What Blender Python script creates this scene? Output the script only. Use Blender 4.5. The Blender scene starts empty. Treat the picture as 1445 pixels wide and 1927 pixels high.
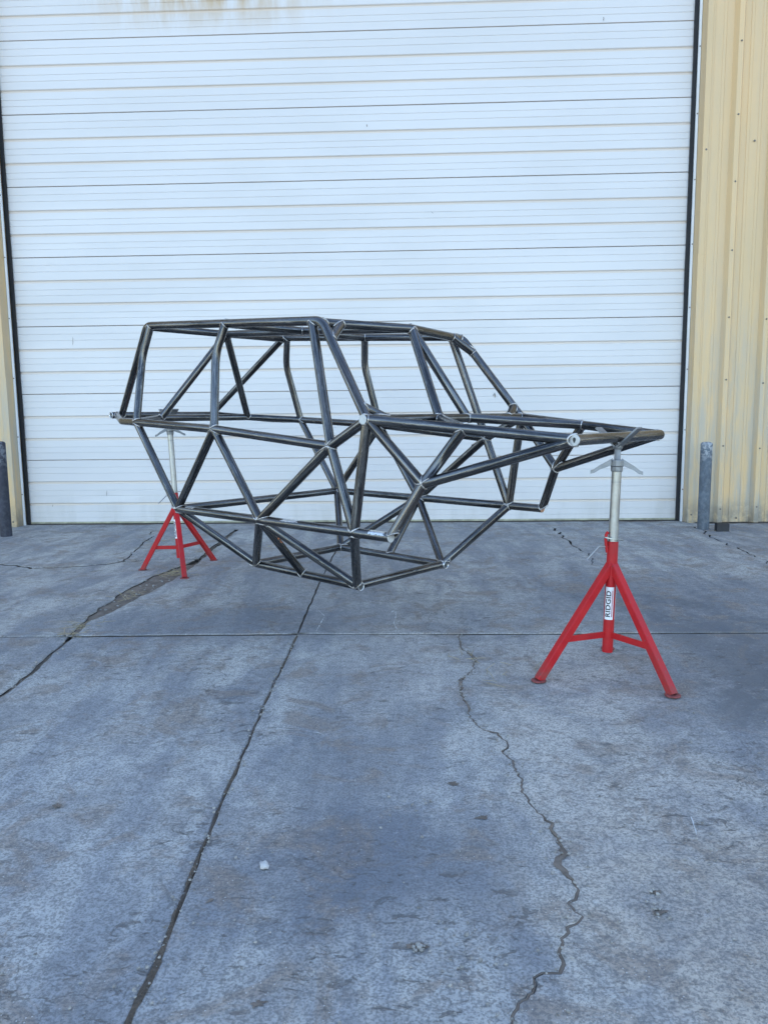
import bpy, bmesh, math, random
from mathutils import Vector, Matrix, Quaternion, noise
RND = random.Random(11)
S = bpy.context.scene
C = S.collection
rad = math.radians

# ------------------------------------------------------------------ camera
cam = bpy.data.cameras.new('camera')
cam.sensor_fit = 'VERTICAL'; cam.sensor_height = 36.0
cam.lens = 36.0 * 1402.4 / 1927.0
cam.clip_start = 0.05; cam.clip_end = 2000
cam_o = bpy.data.objects.new('camera', cam); C.objects.link(cam_o)
_p, _r = 0.1277, 0.0115
_f = Vector((0, math.cos(_p), -math.sin(_p))); _x = Vector((1, 0, 0)); _d = _f.cross(_x)
_rt = math.cos(_r) * _x + math.sin(_r) * _d; _dn = -math.sin(_r) * _x + math.cos(_r) * _d
_m = Matrix((_rt, -_dn, -_f)).transposed().to_4x4(); _m.translation = (0, 0, 1.1)
cam_o.matrix_world = _m
S.camera = cam_o

# ------------------------------------------------------------------ light: open shade on the north side of the building
SUN_EL, SUN_ROT = rad(30), rad(14)
w = bpy.data.worlds.new('World'); S.world = w; w.use_nodes = True
wn = w.node_tree; bg = wn.nodes['Background']; sky = wn.nodes.new('ShaderNodeTexSky')
sky.sky_type = 'NISHITA'; sky.sun_disc = False
sky.sun_elevation = SUN_EL; sky.sun_rotation = SUN_ROT
sky.air_density = 1.0; sky.dust_density = 0.3; sky.ozone_density = 1.2
wn.links.new(sky.outputs['Color'], bg.inputs['Color']); bg.inputs['Strength'].default_value = 0.15
sun = bpy.data.lights.new('sun', 'SUN'); sun.energy = 2.0; sun.angle = rad(0.53); sun.color = (1.0, 0.94, 0.86)
sun_o = bpy.data.objects.new('sun', sun); C.objects.link(sun_o)
sdir = Vector((math.sin(SUN_ROT) * math.cos(SUN_EL), math.cos(SUN_ROT) * math.cos(SUN_EL), math.sin(SUN_EL)))
sun_o.rotation_euler = sdir.to_track_quat('Z', 'Y').to_euler(); sun_o.location = (3, 20, 18)
S.view_settings.view_transform = 'Standard'; S.view_settings.look = 'None'
S.view_settings.exposure = 2.05; S.view_settings.gamma = 1.0; S.view_settings.use_curve_mapping = False
S.render.engine = 'CYCLES'
S.cycles.max_bounces = 6; S.cycles.diffuse_bounces = 3; S.cycles.glossy_bounces = 3; S.cycles.transmission_bounces = 0; S.cycles.transparent_max_bounces = 2

# ------------------------------------------------------------------ helpers: materials
class NT:
    def __init__(s, name):
        s.m = bpy.data.materials.new(name); s.m.use_nodes = True
        s.t = s.m.node_tree; s.b = s.t.nodes['Principled BSDF']
    def n(s, typ, **kw):
        nd = s.t.nodes.new(typ)
        for k, v in kw.items(): setattr(nd, k, v)
        return nd
    def link(s, a, b): s.t.links.new(a, b)
    def put(s, sock, v):
        if hasattr(v, 'is_linked') or isinstance(v, bpy.types.NodeSocket): s.link(v, sock)
        else: sock.default_value = v
    def coord(s, kind='Object'): return s.n('ShaderNodeTexCoord').outputs[kind]
    def attr(s, name): return s.n('ShaderNodeAttribute', attribute_name=name).outputs['Vector']
    def mapping(s, vec, scale=(1, 1, 1), loc=(0, 0, 0), rot=(0, 0, 0)):
        nd = s.n('ShaderNodeMapping'); s.link(vec, nd.inputs[0])
        nd.inputs['Location'].default_value = loc; nd.inputs['Scale'].default_value = scale; nd.inputs['Rotation'].default_value = rot
        return nd.outputs[0]
    def noise(s, vec, scale, detail=4, rough=0.55, dist=0.0):
        nd = s.n('ShaderNodeTexNoise'); s.link(vec, nd.inputs['Vector'])
        nd.inputs['Scale'].default_value = scale; nd.inputs['Detail'].default_value = detail
        nd.inputs['Roughness'].default_value = rough; nd.inputs['Distortion'].default_value = dist
        return nd.outputs['Fac']
    def voro(s, vec, scale, feature='F1', rnd=1.0):
        nd = s.n('ShaderNodeTexVoronoi', feature=feature); s.link(vec, nd.inputs['Vector'])
        nd.inputs['Scale'].default_value = scale; nd.inputs['Randomness'].default_value = rnd
        return nd.outputs['Distance']
    def ramp(s, v, lo, hi, a=0.0, b=1.0, smooth=True):
        nd = s.n('ShaderNodeMapRange'); nd.interpolation_type = 'SMOOTHSTEP' if smooth else 'LINEAR'
        s.put(nd.inputs[0], v); nd.inputs[1].default_value = lo; nd.inputs[2].default_value = hi
        nd.inputs[3].default_value = a; nd.inputs[4].default_value = b
        return nd.outputs[0]
    def math(s, op, a, b=0.0, clamp=False):
        nd = s.n('ShaderNodeMath', operation=op, use_clamp=clamp); s.put(nd.inputs[0], a); s.put(nd.inputs[1], b)
        return nd.outputs[0]
    def mix(s, fac, a, b, blend='MIX'):
        nd = s.n('ShaderNodeMix', data_type='RGBA', blend_type=blend)
        s.put(nd.inputs[0], fac)
        for sk, v in ((nd.inputs[6], a), (nd.inputs[7], b)):
            if isinstance(v, (tuple, list)): sk.default_value = (*v[:3], 1)
            else: s.link(v, sk)
        return nd.outputs[2]
    def sep(s, vec):
        nd = s.n('ShaderNodeSeparateXYZ'); s.link(vec, nd.inputs[0]); return nd.outputs
    def comb(s, x, y, z):
        nd = s.n('ShaderNodeCombineXYZ')
        for sk, v in zip(nd.inputs, (x, y, z)): s.put(sk, v)
        return nd.outputs[0]
    def bump(s, h, strength=0.3, dist=0.01, prev=None):
        nd = s.n('ShaderNodeBump'); s.link(h, nd.inputs['Height'])
        nd.inputs['Strength'].default_value = strength; nd.inputs['Distance'].default_value = dist
        if prev is not None: s.link(prev, nd.inputs['Normal'])
        return nd.outputs[0]
    def done(s, col=None, rough=None, metal=None, normal=None, spec=None):
        for k, v in (('Base Color', col), ('Roughness', rough), ('Metallic', metal), ('Normal', normal), ('Specular IOR Level', spec)):
            if v is None: continue
            if isinstance(v, (tuple, list)): s.b.inputs[k].default_value = (*v[:3], 1)
            else: s.put(s.b.inputs[k], v)
        return s.m

def M_steel():
    t = NT('mill_scale_steel'); v = t.attr('tc'); o = t.coord(); ht = t.n('ShaderNodeAttribute', attribute_name='heat').outputs['Fac']
    n1 = t.noise(v, 2.4, 6, .65, .4); n2 = t.noise(v, 11, 5, .65, .3); n3 = t.noise(o, 2.0, 3); n4 = t.noise(t.mapping(v, (3, 3, .35)), 7, 4, .6)
    col = t.mix(t.ramp(n1, .36, .64), (.036, .037, .040), (.15, .148, .148))
    col = t.mix(t.ramp(n3, .52, .68, 0, .32), col, (.15, .115, .09))
    col = t.mix(t.ramp(n4, .56, .72, 0, .3), col, (.34, .335, .33))
    col = t.mix(t.ramp(n2, .59, .67, 0, .6), col, (.34, .325, .31))
    hm = t.math('MULTIPLY', ht, t.ramp(n2, .30, .60, .35, 1))
    col = t.mix(t.math('MULTIPLY', hm, .8), col, (.36, .31, .27))
    ro = t.math('ADD', t.ramp(n1, .3, .7, .15, .27), t.ramp(n2, .45, .7, 0, .16))
    return t.done(col, ro, .85, t.bump(t.noise(v, 34, 4, .6), .10, .002))
def M_simple(name, col, rough=.5, metal=0, var=.15, nscale=6, bump=0.05, bscale=60):
    t = NT(name); o = t.coord(); n = t.noise(o, nscale, 5, .6)
    a = tuple(c * (1 - var) for c in col); b = tuple(min(1, c * (1 + var)) for c in col)
    return t.done(t.mix(t.ramp(n, .3, .7), a, b), t.ramp(n, .25, .75, rough * .85, min(1, rough * 1.15)), metal, t.bump(t.noise(o, bscale, 3), bump, .004))
def M_door():
    t = NT('door_white_paint'); o = t.coord(); x, y, z = t.sep(o)
    n = t.noise(t.mapping(o, (.35, 1, 1.4)), 1.3, 5, .6)
    col = t.mix(t.ramp(n, .35, .7), (.64, .605, .585), (.60, .57, .55))
    # rusty water stain running down from the header, thin grime
    sx = t.math('ABSOLUTE', t.math('ADD', x, 1.62)); n2 = t.noise(t.mapping(o, (2, 1, .5)), 2.0, 5, .65)
    st = t.math('MULTIPLY', t.ramp(sx, .2, 1.5, 1, 0), t.ramp(z, 4.72, 5.2))
    st = t.math('MULTIPLY', st, t.ramp(n2, .35, .62))
    col = t.mix(t.math('MULTIPLY', st, 1.0), col, (.48, .33, .17))
    n3 = t.noise(t.mapping(o, (6, 6, 14)), 1.0, 6, .7)
    col = t.mix(t.ramp(n3, .64, .78, 0, .10), col, (.42, .39, .35))
    col = t.mix(t.math('MULTIPLY', t.ramp(z, .02, .5, 1, 0), t.ramp(n2, .4, .65, 0, .3)), col, (.42, .39, .34))
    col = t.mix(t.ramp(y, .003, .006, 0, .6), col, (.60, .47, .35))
    big = t.noise(t.mapping(o, (.9, 1, 2.2)), 1.1, 2, .4)
    return t.done(col, t.ramp(n, .3, .7, .33, .45), 0, t.bump(big, .12, .02, t.bump(t.noise(o, 180, 2), .03, .002)))
def M_siding(name='tan_siding_paint', c1=(.68, .455, .225), c2=(.61, .425, .22)):
    t = NT(name); o = t.coord('Object'); x, y, z = t.sep(o)
    n = t.noise(t.mapping(o, (1.5, 1.5, .4)), 1.5, 6, .65)
    col = t.mix(t.ramp(n, .3, .7), c1, c2)
    n2 = t.noise(t.mapping(o, (9, 9, 1.2)), 1.0, 6, .7); n3 = t.noise(o, 5, 6, .7)
    low = t.ramp(z, .0, 3.2, 1, .15)
    col = t.mix(t.math('MULTIPLY', low, t.ramp(n2, .36, .66, 0, .9)), col, (.40, .37, .31))
    col = t.mix(t.math('MULTIPLY', t.ramp(z, 0, .35, 1, 0), t.ramp(n3, .35, .6, 0, .8)), col, (.17, .155, .13))
    col = t.mix(t.math('MULTIPLY', t.ramp(z, .5, 1.7, 1, 0), t.ramp(n3, .69, .71, 0, .8)), col, (.72, .70, .64))
    return t.done(col, .48, 0, t.bump(n3, .08, .01))
def M_concrete():
    t = NT('worn_concrete'); o = t.coord(); x, y, z = t.sep(o)
    big = t.noise(o, .6, 3, .55, .4); med = t.noise(o, 3.1, 6, .64, .6); fin = t.noise(o, 24, 5, .76); mic = t.noise(o, 150, 2, .7); dn = t.noise(t.mapping(o, (1, 1, 1), (7, 3, 0)), 4.5, 6, .70, .9)
    strk = t.noise(t.mapping(o, (3.2, .7, 1), (2, 9, 0), (0, 0, .12)), 1.6, 5, .65, .3)
    col = t.mix(t.ramp(big, .35, .66), (.43, .405, .375), (.58, .54, .48))
    col = t.mix(t.ramp(strk, .40, .64, 0, .72), col, (.215, .222, .245))
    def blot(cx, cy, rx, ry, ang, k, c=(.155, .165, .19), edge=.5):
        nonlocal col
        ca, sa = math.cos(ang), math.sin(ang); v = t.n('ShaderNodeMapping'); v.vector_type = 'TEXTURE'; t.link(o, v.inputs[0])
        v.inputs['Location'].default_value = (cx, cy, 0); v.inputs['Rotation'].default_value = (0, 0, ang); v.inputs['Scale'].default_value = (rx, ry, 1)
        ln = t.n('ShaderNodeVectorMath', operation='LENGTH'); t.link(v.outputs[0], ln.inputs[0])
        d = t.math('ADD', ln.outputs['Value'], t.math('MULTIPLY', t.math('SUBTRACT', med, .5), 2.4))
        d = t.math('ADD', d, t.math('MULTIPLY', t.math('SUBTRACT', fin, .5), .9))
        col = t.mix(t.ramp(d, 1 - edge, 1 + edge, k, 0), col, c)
    blot(-.02, 1.72, .40, .22, .15, .72); blot(-.12, 2.5, .20, .9, .0, .6); blot(-.85, 3.95, .8, .32, 0, .6); blot(.1, 3.95, .5, .32, .1, .35)  # dark smears, and the soft shade under the chassis painted into the colour
    blot(1.98, 2.9, .80, 1.5, .12, .75, (.075, .078, .09)); blot(1.9, 4.4, 1.1, .6, 0, .5); blot(-.6, 5.2, .7, .6, 0, .35); blot(-.63, 2.88, .09, .09, 0, .6)  # dim ground right of the light wedge painted in, plus a few stains
    blot(.72, 2.0, .36, 1.5, .0, .7, (.60, .525, .44)); blot(.08, 3.3, .28, .9, 0, .55, (.58, .52, .455)); blot(.9, 3.4, .5, .4, 0, .4, (.52, .48, .43)); blot(-.95, 1.9, .35, .9, .1, .3, (.54, .525, .50)); blot(.85, 1.45, .4, .40, .1, .45, (.42, .34, .26))  # mostly the warm wedge of soft light, laid into the slab colour
    # brown dirt films, pits, pale scuffs
    col = t.mix(t.ramp(med, .44, .64, 0, .55), col, (.255, .245, .245))
    col = t.mix(t.ramp(dn, .50, .64, 0, .66), col, (.29, .22, .165))
    pit = t.noise(t.mapping(o, (1, 1.8, 1), (1, 5, 0)), 16, 5, .72, .8); pm = t.noise(t.mapping(o, (1, 1, 1), (4, 0, 0)), 1.7, 3, .6)
    pits = t.math('MULTIPLY', t.ramp(pit, .575, .66), t.ramp(pm, .42, .56))
    col = t.mix(t.math('MULTIPLY', pits, .7), col, (.12, .10, .085))
    fl = t.noise(t.mapping(o, (1, 2.3, 1), (3, 8, 0)), 30, 4, .7, .5)
    col = t.mix(t.math('MULTIPLY', t.ramp(fl, .55, .62), t.ramp(dn, .42, .58, .12, .62)), col, (.16, .138, .12))
    col = t.mix(t.ramp(fin, .30, .54, .5, 0), col, (.15, .148, .148))
    col = t.mix(t.ramp(fin, .58, .74, 0, .35), col, (.66, .64, .61))
    col = t.mix(t.ramp(mic, .38, .58, .6, 0), col, (.13, .126, .122))
    ag = t.voro(o, 80)
    col = t.mix(t.math('MULTIPLY', t.ramp(ag, .15, .09, 0, 1), t.ramp(dn, .50, .62, 0, .7)), col, (.68, .66, .63))
    # hairline map cracking
    nn = t.n('ShaderNodeTexNoise'); t.link(o, nn.inputs['Vector']); nn.inputs['Scale'].default_value = 6; nn.inputs['Detail'].default_value = 5
    sc = t.n('ShaderNodeVectorMath', operation='MULTIPLY_ADD'); t.link(nn.outputs['Color'], sc.inputs[0]); sc.inputs[1].default_value = (.35, .35, .35); t.link(o, sc.inputs[2])
    ed = t.voro(sc.outputs[0], 2.4, 'DISTANCE_TO_EDGE')
    hair = t.math('MULTIPLY', t.ramp(ed, .003, .010, 1, 0), t.ramp(pm, .50, .58))
    col = t.mix(t.math('MULTIPLY', hair, .4), col, (.08, .07, .06))
    h = t.math('SUBTRACT', fin, t.math('MULTIPLY', pits, .6))
    nb = t.bump(h, .7, .008)
    return t.done(col, .82, 0, nb, .3)
def M_dirt():
    t = NT('joint_dirt'); o = t.coord(); n = t.noise(o, 75, 6, .8); m = t.noise(o, 6, 5, .7)
    col = t.mix(t.ramp(n, .3, .7), (.085, .064, .048), (.215, .165, .125)); col = t.mix(t.ramp(m, .4, .7, 0, .5), col, (.24, .185, .14))
    return t.done(col, .95, 0, t.bump(n, 1.0, .02))
def M_galv():
    t = NT('galvanised_steel'); o = t.coord(); n = t.voro(o, 60); m = t.noise(o, 9, 5, .65)
    col = t.mix(t.ramp(m, .35, .7), (.30, .30, .29), (.47, .46, .44)); col = t.mix(t.ramp(n, .2, .7, 0, .3), col, (.38, .38, .38))
    return t.done(col, t.ramp(m, .3, .7, .30, .5), .9, t.bump(t.noise(t.mapping(o, (1, 1, 9)), 20, 3), .06, .002))
def M_red():
    t = NT('red_paint'); o = t.coord(); m = t.noise(o, 14, 5, .65); c = t.noise(o, 55, 4, .7); d = t.noise(o, 4, 4, .6)
    col = t.mix(t.ramp(m, .3, .7), (.41, .008, .013), (.49, .014, .016))
    col = t.mix(t.ramp(d, .45, .68, 0, .6), col, (.27, .03, .028)); col = t.mix(t.ramp(c, .64, .68, 0, .8), col, (.13, .07, .06))
    zz = t.sep(o)[2]; col = t.mix(t.math('MULTIPLY', t.ramp(zz, 0, .12, 1, 0), t.ramp(m, .40, .6, 0, .65)), col, (.13, .06, .05))
    return t.done(col, t.ramp(m, .3, .7, .40, .62), 0, t.bump(c, .08, .003), .32)
def M_bollard(name, c, scuff):
    t = NT(name); o = t.coord(); x, y, z = t.sep(o); m = t.noise(t.mapping(o, (4, 4, 2)), 3, 6, .7); k = t.noise(o, 22, 5, .7)
    col = t.mix(t.ramp(m, .35, .7), tuple(q * .75 for q in c), tuple(q * 1.3 for q in c))
    top = t.ramp(z, .62, .80)
    col = t.mix(t.math('MULTIPLY', t.math('ADD', t.math('MULTIPLY', top, .8), .12), t.ramp(k, .45, .6)), col, scuff)
    return t.done(col, .6, .15, t.bump(k, .15, .004))

MAT = dict(steel=M_steel(), weld=M_simple('weld_metal', (.44, .41, .385), .36, .9, .45, 40, .1, 200), bare=M_simple('ground_bare_steel', (.72, .72, .71), .30, .85, .12, 60, .1, 300),
    cap=M_simple('ground_end_plate', (.50, .50, .49), .5, .35, .12, 60, .1, 200), rust=M_simple('copper_tinted_end', (.62, .36, .24), .4, .8, .2, 50), inside=M_simple('tube_inside', (.05, .05, .05), .7, .5),
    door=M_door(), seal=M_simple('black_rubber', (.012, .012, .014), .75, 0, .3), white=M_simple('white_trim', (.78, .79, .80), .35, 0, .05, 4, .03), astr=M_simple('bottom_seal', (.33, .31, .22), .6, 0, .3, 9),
    siding=M_siding(), trim=M_siding('tan_trim_paint', (.65, .435, .215), (.58, .405, .21)), screw=M_simple('screw_heads', (.17, .145, .12), .5, .6), inner=M_simple('building_core', (.3, .3, .3), .8),
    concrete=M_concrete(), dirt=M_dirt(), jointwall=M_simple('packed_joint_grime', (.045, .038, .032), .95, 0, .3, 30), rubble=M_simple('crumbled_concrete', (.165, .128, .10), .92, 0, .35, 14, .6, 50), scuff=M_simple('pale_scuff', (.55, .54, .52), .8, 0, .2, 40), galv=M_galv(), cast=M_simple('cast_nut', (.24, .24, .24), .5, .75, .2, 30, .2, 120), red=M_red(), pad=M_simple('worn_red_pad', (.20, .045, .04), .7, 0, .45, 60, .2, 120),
    sticker=M_simple('sticker_white', (.80, .80, .80), .4, 0, .04, 20), ink=M_simple('sticker_black', (.015, .015, .02), .4), maroon=M_simple('sticker_red', (.42, .03, .05), .4),
    bol_grey=M_bollard('bollard_slate_paint', (.095, .115, .14), (.42, .42, .42)), bol_navy=M_bollard('bollard_navy_paint', (.028, .030, .045), (.16, .17, .19)),
    pebble=M_simple('pebbles', (.26, .24, .215), .8, 0, .5, 40), rock=M_simple('pale_stone', (.42, .40, .385), .8, 0, .2, 30, .3, 90), plate=M_simple('black_plate', (.02, .02, .024), .5, .2, .3), straw=M_simple('dry_straw', (.33, .26, .15), .8),
    chalk=M_simple('orange_marker', (.55, .16, .05), .7), brass=M_simple('worn_brass_plate', (.26, .24, .17), .5, .5, .2, 20))

# ------------------------------------------------------------------ helpers: meshes
class MB:
    def __init__(s): s.v = []; s.f = []; s.sm = []; s.tc = []
    def add(s, verts, faces, smooth=False, tc=None):
        k = len(s.v); s.v += [tuple(p) for p in verts]; s.f += [tuple(i + k for i in q) for q in faces]; s.sm += [smooth] * len(faces)
        s.tc += tc if tc else [tuple(p) for p in verts]
        return s
    def box(s, lo, hi, M=None):
        vs = [Vector((x, y, z)) for x in (lo[0], hi[0]) for y in (lo[1], hi[1]) for z in (lo[2], hi[2])]
        if M: vs = [M @ v for v in vs]
        return s.add(vs, [(0, 1, 3, 2), (4, 6, 7, 5), (0, 4, 5, 1), (2, 3, 7, 6), (0, 2, 6, 4), (1, 5, 7, 3)])
    def lathe(s, prof, M=None, n=24, smooth=True, cap=True):
        """prof: list of (r, z). sharp corners come from doubled points"""
        vs = []; fs = []
        for r_, z_ in prof:
            for i in range(n):
                a = 2 * math.pi * i / n; vs.append(Vector((r_ * math.cos(a), r_ * math.sin(a), z_)))
        for k in range(len(prof) - 1):
            if prof[k] == prof[k + 1]: continue
            for i in range(n):
                j = (i + 1) % n; fs.append((k * n + i, k * n + j, (k + 1) * n + j, (k + 1) * n + i))
        if M: vs = [M @ v for v in vs]
        s.add(vs, fs, smooth)
        if cap:
            L = (len(prof) - 1) * n
            s.add([vs[i] for i in range(n)], [tuple(range(n))[::-1]]); s.add([vs[L + i] for i in range(n)], [tuple(range(n))])
        return s
    def rod(s, a, b, r0, r1=None, n=12):
        a = Vector(a); b = Vector(b); M = Matrix.Translation(a) @ (b - a).to_track_quat('Z', 'Y').to_matrix().to_4x4()
        return s.lathe([(r0, 0), (r0 if r1 is None else r1, (b - a).length)], M, n)
    def prism(s, a, b, wx, wy, up=Vector((0, 0, 1)), ch=0.0):
        """rectangular bar from a to b; wx across, wy along 'up'"""
        a = Vector(a); b = Vector(b); d = (b - a).normalized(); sx = d.cross(up).normalized(); sy = sx.cross(d).normalized()
        pr = [(-wx / 2, -wy / 2), (wx / 2, -wy / 2), (wx / 2, wy / 2), (-wx / 2, wy / 2)]
        if ch: pr = [(-wx/2+ch, -wy/2), (wx/2-ch, -wy/2), (wx/2, -wy/2+ch), (wx/2, wy/2-ch), (wx/2-ch, wy/2), (-wx/2+ch, wy/2), (-wx/2, wy/2-ch), (-wx/2, -wy/2+ch)]
        n = len(pr); vs = [p + sx * u + sy * v for p in (a, b) for u, v in pr]
        return s.add(vs, [(i, (i + 1) % n, n + (i + 1) % n, n + i) for i in range(n)] + [tuple(range(n))[::-1], tuple(range(n, 2 * n))])
    def mesh(s, name, mat):
        me = bpy.data.meshes.new(name); me.from_pydata(s.v, [], s.f); me.materials.append(mat)
        me.polygons.foreach_set('use_smooth', s.sm)
        at = me.attributes.new('tc', 'FLOAT_VECTOR', 'POINT'); at.data.foreach_set('vector', [c for p in s.tc for c in p])
        me.update(); return me
    def obj(s, name, mat, parent=None): return link(name, s.mesh(name, mat), parent)
def link(name, data, parent=None):
    o = bpy.data.objects.new(name, data); C.objects.link(o); o.parent = parent; return o
def thing(name, label, cat, loc=(0, 0, 0), rz=0.0, group=None):
    o = link(name, None); o.location = loc; o.rotation_euler = (0, 0, rz); o.empty_display_size = .1
    return tag(o, label, cat, group)
def tag(o, label, cat, group=None):
    o['label'] = label; o['category'] = cat
    if group: o['group'] = group
    return o
def struct(name):
    o = link(name, None); o['kind'] = 'structure'; return o

# ------------------------------------------------------------------ ground: dirt sheet and concrete slabs with real joints and cracks
g = MB(); g.add([(-120, -120, -.026), (120, -120, -.026), (120, 120, -.026), (-120, 120, -.026)], [(0, 1, 2, 3)])
go = g.obj('ground', MAT['dirt']); go['kind'] = 'structure'
apron = struct('concrete_apron')
def resample(pts, step=.03, amp=.004, seed=0, closed=False, fine=.3):
    out = []; acc = 0
    for (ax, ay), (bx, by) in zip(pts[:-1], pts[1:]):
        L = math.hypot(bx - ax, by - ay); n = max(1, int(L / step)); nx, ny = -(by - ay) / max(L, 1e-6), (bx - ax) / max(L, 1e-6)
        for i in range(n):
            u = i / n; q = acc + u * L
            k = amp * (noise.noise(Vector((q * 9, seed * 7.3, 0))) * 1.2 + fine * noise.noise(Vector((q * 47, seed * 3.1, 5))))
            out.append((ax + (bx - ax) * u + nx * k, ay + (by - ay) * u + ny * k))
        acc += L
    out.append(pts[-1]); return out
def offset(pts, d, seed, chip=.7):
    """shift a polyline sideways (left positive) by d with chipped irregularity"""
    out = []; n = len(pts)
    for i, (x, y) in enumerate(pts):
        a = pts[max(0, i - 1)]; b = pts[min(n - 1, i + 1)]; L = math.hypot(b[0] - a[0], b[1] - a[1]) or 1
        k = d * (1 + chip * (noise.noise(Vector((x * 11 + seed, y * 11, seed))) * 1.4 + .6 * noise.noise(Vector((x * 45, y * 45, seed)))))
        out.append((x - (b[1] - a[1]) / L * k, y + (b[0] - a[0]) / L * k))
    return out
def slab(poly, z=0.0):
    P = []
    for p in poly:
        if not P or math.hypot(p[0] - P[-1][0], p[1] - P[-1][1]) > 1e-4: P.append(p)
    if math.hypot(P[0][0] - P[-1][0], P[0][1] - P[-1][1]) < 1e-4: P.pop()
    area = sum(P[i - 1][0] * P[i][1] - P[i][0] * P[i - 1][1] for i in range(len(P)))
    if area < 0: P.reverse()
    n = len(P); ins = []
    for i in range(n):
        a = Vector(P[i - 1]); b = Vector(P[i]); c = Vector(P[(i + 1) % n]); t = ((b - a).normalized() + (c - b).normalized())
        if t.length < 1e-4: t = (b - a)
        t.normalize(); k = .0035 + .0025 * noise.noise(Vector((b.x * 30, b.y * 30, 1)))
        ins.append((b.x - t.y * k, b.y + t.x * k))
    m = MB(); vs = [(x, y, z) for x, y in ins] + [(x, y, z - .005) for x, y in P] + [(x, y, -.06) for x, y in P]
    fs = []
    for i in range(n):
        j = (i + 1) % n; fs += [(n + i, n + j, j, i), (2 * n + i, 2 * n + j, n + j, n + i)]
    m.add(vs, fs)
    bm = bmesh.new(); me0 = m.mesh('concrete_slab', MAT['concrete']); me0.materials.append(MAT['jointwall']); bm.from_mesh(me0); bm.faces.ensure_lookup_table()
    for i in range(n): bm.faces[2 * i + 1].material_index = 1
    bm.verts.ensure_lookup_table(); bm.edges.ensure_lookup_table()
    es = [bm.edges.get((bm.verts[i], bm.verts[(i + 1) % n])) for i in range(n)]
    bmesh.ops.triangle_fill(bm, use_beauty=True, use_dissolve=False, edges=[e for e in es if e], normal=(0, 0, 1))
    bmesh.ops.recalc_face_normals(bm, faces=bm.faces)
    bm.to_mesh(me0); bm.free(); return link('concrete_slab', me0, apron)
gl = lambda x: 7.27 - .036 * x
J = {}
J['a2'] = resample([(-.487, -.4), (-.481, 1.237), (-.474, 1.409), (-.479, 1.738), (-.477, 2.241), (-.471, 2.795), (-.449, 3.705)], .03, .003, 1)
J['a1'] = resample([(-.449, 3.705), (-.437, 4.834), (-.391, 6.514), (-.362, gl(-.362))], .04, .004, 2)
J['c2'] = resample([(-1.45, -.4), (-1.53, 2.0), (-1.555, 2.885), (-1.568, 3.189), (-1.609, 3.714)], .04, .012, 3)
cR = resample([(-1.609, 3.714), (-1.627, 4.005), (-1.567, 4.206), (-1.50, 4.705), (-1.438, 5.225), (-1.441, 6.062), (-1.451, gl(-1.451))], .03, .016, 4)
cL = resample([(-1.609, 3.714), (-1.664, 4.061), (-1.668, 4.332), (-1.672, 4.714), (-1.625, 5.18), (-1.569, 5.40), (-1.50, 5.62), (-1.47, 5.80)], .03, .02, 5)
cLt = resample([(-1.47, 5.80), (-1.485, 6.3), (-1.475, gl(-1.475))], .03, .012, 6)
J['e'] = resample([(.15, -.4), (.2, .8), (.208, 1.217), (.23, 1.26), (.264, 1.285), (.283, 1.304), (.286, 1.341), (.304, 1.355), (.336, 1.355), (.347, 1.381), (.369, 1.45), (.389, 1.483), (.428, 1.522), (.414, 1.562), (.44, 1.6), (.444, 1.629), (.425, 1.681), (.42, 1.743), (.437, 1.759), (.444, 1.818), (.44, 1.895), (.414, 1.978), (.401, 2.069), (.408, 2.166), (.396, 2.274), (.382, 2.343), (.402, 2.391), (.385, 2.477), (.336, 2.532), (.313, 2.608), (.309, 2.745), (.297, 2.885), (.316, 3.006), (.377, 3.15), (.409, 3.278), (.364, 3.42), (.367, 3.672)], .010, .010, 7, fine=1.1)
J['d'] = resample([(-4.9, 5.9), (-3.6, 5.75), (-2.97, 5.661), (-2.843, 5.613), (-2.639, 5.481), (-2.453, 5.509), (-2.272, 5.559), (-2.036, 5.691), (-1.696, 5.80), (-1.47, 5.80)], .03, .03, 8, fine=.6)
J['d2'] = resample([(-2.036, 5.691), (-2.12, 6.358), (-2.173, 6.874), (-2.324, gl(-2.324))], .03, .03, 9, fine=.6)
bj = lambda x0, x1: resample([(x0, 3.69 - .013 * x0), (x1, 3.69 - .013 * x1)], .05, .003, 10)
B = [(-4.9, 3.76), (-1.609, 3.714), (-.449, 3.705), (.367, 3.672), (1.007, 3.656), (1.924, 3.638), (4.7, 3.60)]
bseg = {}
for i in range(len(B) - 1): bseg[i] = resample(B[i:i + 2], .05, .004, 20 + i)
def gpath(x0, x1): return resample([(x0, gl(x0)), (x1, gl(x1))], .06, .004, 40 + int(x0 * 10))
wa, wb, wc, we, wd = .0042, .0050, .009, .0013, .008
def L(p, w, s=1.0): return offset(p, w, s)          # left of travel direction
def Rr(p, w, s=2.0): return offset(p, -w, s)
rv = lambda p: list(reversed(p))
def slit(path, w):
    n = len(path); prof = [w * (1 - i / (n - 1)) ** .7 + .0004 for i in range(n)]
    l = [offset(path, k, 3, .8)[i] for i, k in enumerate(prof)]; r = [offset(path, -k, 4, .8)[i] for i, k in enumerate(prof)]
    return l, r
f1 = resample([(1.644, gl(1.644)), (1.633, 6.815), (1.607, 6.604), (1.60, 6.112), (1.605, 5.731), (1.532, 5.438), (1.55, 5.2)], .05, .03, 50, fine=.8)
f2 = resample([(3.0, gl(3.0)), (2.99, 6.939), (2.889, 6.427), (2.895, 6.287), (2.852, 5.907), (2.828, 5.402), (2.7, 5.0)], .05, .03, 51, fine=.8)
f1l, f1r = slit(f1, .010); f2l, f2r = slit(f2, .010)
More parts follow.
